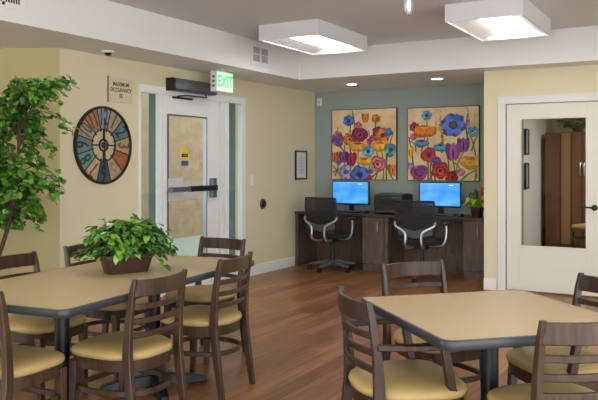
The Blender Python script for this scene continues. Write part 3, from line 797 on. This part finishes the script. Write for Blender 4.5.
# ------------------------------------------------------------------ paintings
PAL = {}
def pc(c):
    if c not in PAL: PAL[c] = mat('paint_%d_%d_%d' % c, rgb(*c), .7, noise=.22, scale=22)
    return PAL[c]
def painting(cx, cz, S, flowers, stems, seed, lab):
    t = thing('flower_painting', lab, 'painting', (cx, YB, cz), 0, 'square flower paintings')
    h = S/2; g = random.Random(seed)
    b = B(); bx(b, -h, h, -.038, -.001, -h, h); obj('canvas_block', b, mat('canvas_edge', rgb(58, 40, 30), .8), t, .002)
    mats = [canvas_mat]; idx = {}
    def mi(c):
        if c not in idx: idx[c] = len(mats); mats.append(pc(c))
        return idx[c]
    b = B(); lay = [.0385]
    poly(b, [(-h*.985, -.0384, -h*.985), (h*.985, -.0384, -h*.985), (h*.985, -.0384, h*.985), (-h*.985, -.0384, h*.985)])
    cl = lambda v: max(-h*.98, min(h*.98, v))
    def blob(x, z, rx, rz, c, wob=.12, n=18, rot=0.):
        lay[0] += .00008; ph = g.uniform(0, 6); k1 = g.choice((3, 5, 6)); pts = []
        for i in range(n):
            a = 2*PI*i/n; q_ = 1+wob*math.sin(k1*a+ph)+g.uniform(-.05, .05)
            u, v = rx*q_*math.cos(a), rz*q_*math.sin(a)
            pts.append((cl(x+u*math.cos(rot)-v*math.sin(rot)), -lay[0], cl(z+u*math.sin(rot)+v*math.cos(rot))))
        poly(b, pts, mi(c))
    P = lambda u, v: (-h+u*S, h-v*S)
    tint = lambda c, k: tuple(int(max(0, min(255, round(v*k/12)*12))) for v in c)
    for (u0, v0, u1, v1, c) in stems:
        x0, z0 = P(u0, v0); x1, z1 = P(u1, v1); lay[0] += .00008
        dx, dz = x1-x0, z1-z0; L = math.hypot(dx, dz); nx, nz = -dz/L, dx/L; L1, L2 = [], []
        bow = g.uniform(-.06, .06)*S
        for i in range(8):
            f = i/7; w = S*.009*(1.3-f*.5); ox = bow*math.sin(PI*f)
            L1.append((cl(x0+dx*f+nx*(ox+w)), -lay[0], cl(z0+dz*f+nz*(ox+w)))); L2.append((cl(x0+dx*f+nx*(ox-w)), -lay[0], cl(z0+dz*f+nz*(ox-w))))
        V1 = [b.verts.new(p) for p in L1]; V2 = [b.verts.new(p) for p in L2]
        for i in range(7): b.faces.new((V1[i], V1[i+1], V2[i+1], V2[i])).material_index = mi(c)
    for fl in flowers:
        u, v, r, c, kind = fl[:5]; cc = fl[5] if len(fl) > 5 else tint(c, .45)
        x, z = P(u, v); r *= S*1.1
        if kind == 'o':                                   # open poppy with petals
            blob(x, z, r, r*.92, tint(c, .8), .1)
            n = 6; a0 = g.uniform(0, 6)
            for i in range(n):
                a = a0+2*PI*i/n; blob(x+.52*r*math.cos(a), z+.5*r*math.sin(a), r*.44, r*.30, tint(c, g.choice((.92, 1.08, 1.25))), .08, 14, a)
            blob(x, z, r*.36, r*.32, tint(c, .6)); blob(x, z, r*.22, r*.2, cc)
        elif kind == 't':                                 # tulip, upright petals
            for o_, k in ((-.42, .8), (.42, .95), (0, 1.2)):
                blob(x+o_*r, z+abs(o_)*r*.1, r*.42, r*1.0, tint(c, k), .05, 16, -o_*.5)
            blob(x, z-.2*r, r*.1, r*.6, tint(c, .5), .05)
        elif kind == 's':                                 # side-on bowl bloom
            blob(x, z, r*1.15, r*.62, tint(c, .85), .1)
            for o_ in (-.7, -.2, .35, .75): blob(x+o_*r, z+.12*r, r*.32, r*.45, tint(c, g.choice((1., 1.12, 1.25))), .08, 12, -o_*.6)
            blob(x, z+.35*r, r*.5, r*.14, cc)
        elif kind == 'r':                                 # rose
            for k, q_ in ((1, .8), (.8, 1.1), (.6, .65), (.42, 1.25), (.22, .5)): blob(x+g.uniform(-.08, .08)*r, z+g.uniform(-.08, .08)*r, r*k, r*k*.9, tint(c, q_), .12)
        elif kind == 'k':                                 # tall flower spike
            n = 9
            for i in range(n):
                f = i/(n-1); blob(x+g.uniform(-.3, .3)*r*.4, z+r*2.2-f*r*4.0, r*.28*(.4+f), r*.24*(.5+f*.8), tint(c, g.choice((.8, 1, 1.2))), .15, 10)
    obj('painted_canvas', b, mats, t, ang=.1)
canvas_mat = bpy.data.materials.new('peach_canvas'); canvas_mat.use_nodes = True
_nt = canvas_mat.node_tree; _b = _nt.nodes['Principled BSDF']; _tc = _nt.nodes.new('ShaderNodeTexCoord'); _n = _nt.nodes.new('ShaderNodeTexNoise')
_n.inputs['Scale'].default_value = 6; _n.inputs['Detail'].default_value = 5; _r = _nt.nodes.new('ShaderNodeValToRGB')
_r.color_ramp.elements[0].position = .3; _r.color_ramp.elements[0].color = rgb(222, 186, 136); _r.color_ramp.elements[1].position = .7; _r.color_ramp.elements[1].color = rgb(246, 226, 184)
_nt.links.new(_tc.outputs['Object'], _n.inputs['Vector']); _nt.links.new(_n.outputs['Fac'], _r.inputs['Fac']); _nt.links.new(_r.outputs['Color'], _b.inputs['Base Color']); _b.inputs['Roughness'].default_value = .8
G1, G2, G3 = (92, 112, 60), (120, 136, 70), (62, 92, 84)
OR, YE, MA, PK, BL, LB, PU, RD, NV = (216,120,48), (226,166,60), (140,48,84), (206,116,128), (72,110,180), (104,160,190), (124,72,140), (190,66,50), (50,50,110)
painting(-4.265, 1.65, .975, [
    (.27,.16,.075,BL,'o',NV), (.53,.13,.06,OR,'t'), (.70,.14,.062,OR,'r'), (.42,.24,.06,PK,'r'), (.33,.05,.03,LB,'k'), (.10,.38,.07,PK,'r'), (.10,.44,.09,PU,'o',BL), (.28,.42,.09,OR,'r'),
    (.45,.37,.115,MA,'r'), (.42,.53,.11,YE,'s',RD), (.64,.46,.085,(184,80,130),'r'), (.72,.33,.075,MA,'r'), (.80,.38,.10,OR,'o'), (.88,.34,.06,BL,'o',YE), (.76,.53,.12,YE,'s',OR),
    (.05,.68,.07,(190,92,48),'t'), (.19,.68,.075,PU,'t'), (.31,.71,.095,MA,'t'), (.58,.60,.08,LB,'o',NV), (.92,.58,.09,(86,142,152),'o',NV), (.52,.74,.09,YE,'s',RD), (.73,.78,.11,PK,'r'),
    (.12,.76,.035,BL,'r'), (.23,.89,.10,(150,160,200),'o',PU), (.45,.93,.13,BL,'o',NV), (.62,.88,.035,BL,'r'), (.95,.86,.075,OR,'t'), (.60,.97,.04,RD,'r')],
    [(.15,1,.2,.5,G1), (.3,1,.3,.1,G3), (.38,.6,.33,.02,G3), (.45,1,.42,.5,G2), (.7,.4,.7,.1,G3), (.55,1,.58,.3,G2), (.68,1,.66,.5,G1), (.85,1,.95,.35,G1), (.8,1,.75,.5,G2), (.05,.95,.1,.6,G1), (.2,.6,.1,.25,G1), (.36,.6,.28,.3,G2),
     (.95,1,.85,.6,G1), (.02,.9,.2,.8,G2), (.6,1,.8,.85,G1), (.4,.8,.4,1,G1), (.25,1,.02,.8,G3)], 3, 'left flower painting, with a blue bloom along its bottom edge, above the left monitor')
painting(-3.14, 1.64, .965, [
    (.28,.11,.065,LB,'o',NV), (.10,.26,.065,(160,60,84),'r'), (.08,.40,.05,PK,'r'), (.25,.33,.125,OR,'s',YE), (.47,.20,.055,OR,'k'), (.41,.22,.04,G2,'k'), (.50,.42,.085,OR,'k'), (.85,.15,.06,(150,110,180),'k'), (.65,.25,.155,BL,'o',(150,80,40)),
    (.92,.34,.07,LB,'r'), (.03,.60,.07,YE,'t'), (.21,.49,.08,(84,120,160),'s',NV), (.47,.55,.08,(80,140,160),'s',NV), (.79,.52,.09,PU,'t'), (.65,.61,.11,(150,76,150),'t'), (.31,.65,.10,(192,64,70),'o',NV), (.04,.79,.045,(170,140,190),'r'),
    (.43,.74,.06,(90,90,180),'r'), (.90,.75,.13,YE,'s',OR), (.18,.88,.11,(170,80,140),'r'), (.20,.86,.06,PU,'r'), (.48,.86,.115,RD,'r'), (.63,.94,.08,(150,40,40),'r'), (.76,.88,.05,PK,'o',(240,230,200))],
    [(.3,1,.28,.15,G2), (.1,1,.02,.4,G3), (.12,.6,.02,.45,G3), (.35,1,.4,.6,G1), (.55,1,.5,.5,G1), (.6,.5,.68,.9,G1), (.7,1,.8,.6,G2), (.95,1,.85,.3,G1), (.9,.6,.97,.4,G1), (.75,1,.95,.85,G1), (.82,1,.98,.9,G2),
     (.4,1,.32,.7,G1), (.85,.45,.85,.1,G3), (.2,.6,.25,.4,G2), (.66,.75,.75,.9,G2), (.44,.6,.47,.3,G2), (.3,1,.36,.8,G1)], 9, 'right flower painting, with one big blue bloom near the top, above the right monitor')

# ------------------------------------------------------------------ office chairs
def make_task_chair():
    t = thing('office_chair', '', 'office chair')
    for k in range(5):
        a = R(90+36+72*k); d = Vector((math.cos(a), math.sin(a), 0)); n = Vector((-d.y, d.x, 0)); b = B(); rs = []
        for u, w, z0, z1 in ((.03, .034, .075, .14), (.15, .030, .070, .118), (.27, .024, .064, .094), (.31, .021, .062, .084)):
            p = d*u; rs.append([p-n*w+Vector((0,0,z0)), p+n*w+Vector((0,0,z0)), p+n*w*.7+Vector((0,0,z1)), p-n*w*.7+Vector((0,0,z1))])
        rings(b, rs); lg = obj('base_leg', b, M['greyp'], t, .004)
        b = B()
        for s in (-1, 1):
            c = d*.31+n*.013*s
            rings(b, [[c+n*o_+(d*math.cos(q_)+Vector((0,0,1))*math.sin(q_))*.027+Vector((0,0,.0275)) for q_ in [2*PI*i/14 for i in range(14)]] for o_ in (-.008, .008)])
        tube(b, [d*.31+Vector((0,0,.03)), d*.31+Vector((0,0,.066))], .006, 6)
        obj('caster', b, M['blackp'], lg)
    b = B(); lathe(b, [(.04, .075), (.04, .13), (.028, .14), (.026, .26), (.018, .265), (.018, .38)], n=16); obj('gas_column', b, M['blackp'], t)
    b = B(); bx(b, -.09, .09, -.14, .12, .375, .425); tube(b, [(.09, 0, .39), (.2, .02, .385)], .007, 6); obj('tilt_mechanism', b, M['blackp'], t, .01)
    b = B()
    rings(b, [[(x*1.08, y*1.05, z) for x, y in seat_outline(.235, ins, 40, .235, -.235)] for z, ins in ((.425, .03), (.43, .01), (.46, 0), (.48, .008), (.495, .035), (.502, .09))])
    obj('seat', b, mat('black_seat_fabric', rgb(34, 35, 38), .85, noise=.15, scale=120), t, ang=1.2)
    # backrest: frame loop with woven panel
    def bp(u, z):          # u -1..1 across, z up
        w = .222+.014*math.sin(PI*min(1, (z-.5)/.5)); y = -.235-.05*max(0, (z-.5)/.5)**1.3-.02*math.sin(PI*(z-.5)/.5)-.035*(1-u*u)
        return Vector((u*w, y, z))
    b = B(); rs = []
    loop = [bp(-1+2*i/12, .945) for i in range(13)]+[bp(1, .945-.46*i/12) for i in range(1, 13)]+[bp(1-2*i/12, .485) for i in range(1, 13)]+[bp(-1, .485+.46*i/12) for i in range(1, 12)]
    tube(b, loop, .013, 8, closed=True); bk = obj('backrest_frame', b, M['blackp'], t)
    b = B(); N = 12
    for off in (0, -.004):
        V = [[b.verts.new(bp(-1+2*i/N, .49+.45*j/N)+Vector((0, off, 0))) for i in range(N+1)] for j in range(N+1)]
        for j in range(N):
            for i in range(N): b.faces.new((V[j][i], V[j][i+1], V[j+1][i+1], V[j+1][i]))
    obj('mesh_panel', b, M['mesh'], bk, label='black woven mesh back')
    b = B(); N = 10
    for off in (-.008, -.016):
        V = [[b.verts.new(bp((-1+2*i/N)*.9, .56+.09*j/2-.045*(1-abs(-1+2*i/N)))+Vector((0, off, 0))) for i in range(N+1)] for j in range(3)]
        for j in range(2):
            for i in range(N): b.faces.new((V[j][i], V[j][i+1], V[j+1][i+1], V[j+1][i]))
    obj('lumbar_band', b, M['greyp'], bk, label='grey lumbar band')
    for s in (-1, 1):
        b = B()
        tube(b, smooth_pts([(s*.235, -.26, .72), (s*.232, -.30, .665), (s*.12, -.335, .60), (s*.095, -.34, .54), (s*.10, -.335, .45), (s*.09, -.27, .405), (s*.06, -.12, .40)], 5), .0135, 8)
        obj('back_support', b, M['chrome'], t, label='silver bent support tube')
        b = B()
        tube(b, smooth_pts([(s*.285, .02, .665), (s*.29, .02, .58), (s*.275, .01, .47), (s*.22, 0, .415), (s*.09, 0, .405)], 5), .0125, 8)
        ar = obj('armrest', b, M['chrome'], t)
        b = B(); rings(b, [[(s*.285+x, y, z) for x, y in rrect(.04, .12, .03)] for z in (.662, .685)]); obj('arm_pad', b, M['blackp'], ar, .005)
    return t
tc1 = make_task_chair(); tc1.location = (-4.40, 8.60, 0); tc1.rotation_euler = (0, 0, R(-6)); tc1['label'] = 'black mesh office chair with silver arms at the left computer'; tc1['group'] = 'office chairs at the desk'
tc2 = copy_tree(tc1); tc2.location = (-3.10, 8.40, 0); tc2.rotation_euler = (0, 0, R(3)); tc2['label'] = 'black mesh office chair with silver arms at the right computer, pulled out nearer'

# ------------------------------------------------------------------ room beyond the interior door
b = B(); bx(b, -2.75, -2.6, 9.46, 14.2, 0, 2.6); struct('wall_hallway', b, M['soffit'], 'cream side wall of the room beyond the interior door', 'wall')
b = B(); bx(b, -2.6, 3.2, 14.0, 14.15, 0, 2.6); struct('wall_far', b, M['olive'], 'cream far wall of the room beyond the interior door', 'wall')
b = B(); bx(b, 3.2, 3.35, 8.23, 14.2, 0, 2.6); struct('wall_end', b, M['cream'], 'right wall of the room beyond the interior door', 'wall')
b = B(); bx(b, -2.75, 3.35, 9.46, 14.2, 2.6, 2.66); bx(b, -2.13, 3.35, 8.24, 9.46, 2.45, 2.51); struct('ceiling', b, M['ceil'], 'ceiling of the room beyond the interior door', 'ceiling')
baseboard('baseboard_far', -2.6, 14.0, 3.1, 14.0, 0, -1, 'white baseboard on the far wall beyond the interior door')
for i, (y, z, lab) in enumerate(((11.3, 1.71, 'nearer upper'), (11.6, 1.72, 'farther upper'), (11.3, 1.19, 'nearer lower'), (11.6, 1.2, 'farther lower'))):
    f_ = thing('picture_frame', 'black framed picture seen through the interior door, the %s of four' % lab, 'picture frame', (-2.6, y, z), 0, 'framed pictures beyond the interior door')
    b = B(); frame_rect(b, .001, .025, -.115, .115, -.2, .2, .025); obj('frame', b, M['frame'], f_)
    b = B(); bx(b, .001, .012, -.09, .09, -.175, .175); obj('print', b, mat('blue_grey_print', rgb(150, 166, 190), .6, noise=.2, scale=8), f_)
wd = thing('tall_cabinet', 'tall brown wooden cabinet with silver handles beyond the interior door', 'cabinet', (-2.52, 12.6, 0))
b = B(); bx(b, 0, 1.5, .02, .7, 0, 1.9); obj('body', b, M['cab'], wd, .003)
for x0, x1, m in ((.0, .24, 'cab'), (.25, .40, 'cabl'), (.41, .575, 'cab'), (.585, .95, 'cab'), (.96, 1.49, 'cab')):
    b = B(); bx(b, x0+.004, x1-.004, 0, .019, .08, 1.88); d_ = obj('door', b, M[m], wd, .003)
    if x0 in (.41, .585):
        b = B(); xx = x1-.02 if x0 == .41 else x0+.03; tube(b, smooth_pts([(xx, 0, 1.40), (xx, -.04, 1.38), (xx, -.04, 1.22), (xx, 0, 1.2)], 3), .011, 6); obj('handle', b, M['chrome'], d_)
pp = thing('cabinet_plant', 'dark leafy plant on top of the tall cabinet beyond the interior door', 'potted plant', (-2.05, 12.9, 1.902))
b = B(); lathe(b, [(.08, 0), (.11, .12), (.1, .12)], n=16); obj('pot', b, M['plum'], pp)
b = B(); g = random.Random(5)
for i in range(220):
    v = rv(g); p = Vector((v.x*.32, v.y*.15, .17+v.z*.12))*g.uniform(.5, 1); p.z = max(.15, p.z+.05)
    leaf(b, p, v, Vector((0,0,1)), .09, .05, g.choice((0, 1, 1)), .2, .3)
obj('foliage', b, [M['leafA'], M['leafB']], pp)
far = copy_tree(chair); far.location = (-1.70, 11.75, 0); far.rotation_euler = (0, 0, R(60)); far['label'] = 'wooden ladder-back chair seen through the interior door glass'; far['group'] = 'chairs beyond the interior door'
hl = thing('far_room_fill_lamp', 'unseen lamp added to light the room beyond the interior door', 'ceiling light', (-.6, 11.2, 2.6))  # unseen lamp, added to brighten what shows behind the door glass
b = B(); bx(b, -.3, .3, -.3, .3, -.06, -.001); obj('frame', b, M['fixt'], hl)
b = B(); bx(b, -.28, .28, -.28, .28, -.068, -.061); obj('diffuser', b, emit('far_fill_glow', (1, .97, .9, 1), 40.), hl)

# ------------------------------------------------------------------ outside the entrance
b = B(); bx(b, -16, -6.66, -2, 20, -.08, -.02); bx(b, -6.66, -5.1, 4.8, 20, -.08, -.02); bx(b, -16, -6.7, -2, 20, -.08, -.02) if False else None
struct('ground', b, M['pave'], 'pale concrete paving outside the entrance', 'ground')
b = B(); bx(b, -9.2, -8.9, 8.2, 20, -.02, 6); struct('wall_outside', b, M['stucco'], 'tan stucco wall outside the entrance door', 'wall')
b = B(); bx(b, -9.2, -8.9, 3.5, 8.19, -.02, 2.43); struct('wall_outside', b, M['stuccol'], 'paler low stucco wall seen through the left sidelight', 'wall')
for x, y, w, lab in ((-5.75, 6.75, .17, 'teal grey post seen through the left sidelight'), (-5.65, 8.27, .24, 'teal grey post seen through the right sidelight')):
    t = thing('porch_post', lab, 'post', (x, y, -.02), 0, 'porch posts outside the entrance')
    b = B(); bx(b, -w/2, w/2, -w/2, w/2, .1, 3.2); obj('shaft', b, M['post'], t, .006)
    b = B(); bx(b, -w/2-.02, w/2+.02, -w/2-.02, w/2+.02, 0, .1); obj('plinth', b, M['post'], t, .006)

# ------------------------------------------------------------------ world, sun, camera
w = bpy.data.worlds.new('World'); bpy.context.scene.world = w; w.use_nodes = True
nt = w.node_tree; bg = nt.nodes['Background']
bg.inputs[0].default_value = (.93, .98, 1, 1); bg.inputs[1].default_value = 2.7
sc = bpy.context.scene
sc.view_settings.view_transform = 'Standard'; sc.view_settings.look = 'None'
sc.view_settings.exposure = 0.85; sc.view_settings.gamma = 1
cam = bpy.data.cameras.new('camera'); co = bpy.data.objects.new('camera', cam); C.objects.link(co)
co.location = (0, 0, 1.38); co.rotation_euler = (R(90), 0, R(29.7))
cam.sensor_width = 36; cam.lens = 740/598*36; cam.sensor_fit = 'HORIZONTAL'
cam.shift_x = 0.0; cam.shift_y = -36/598; cam.clip_start = .05; cam.clip_end = 200
sc.camera = co
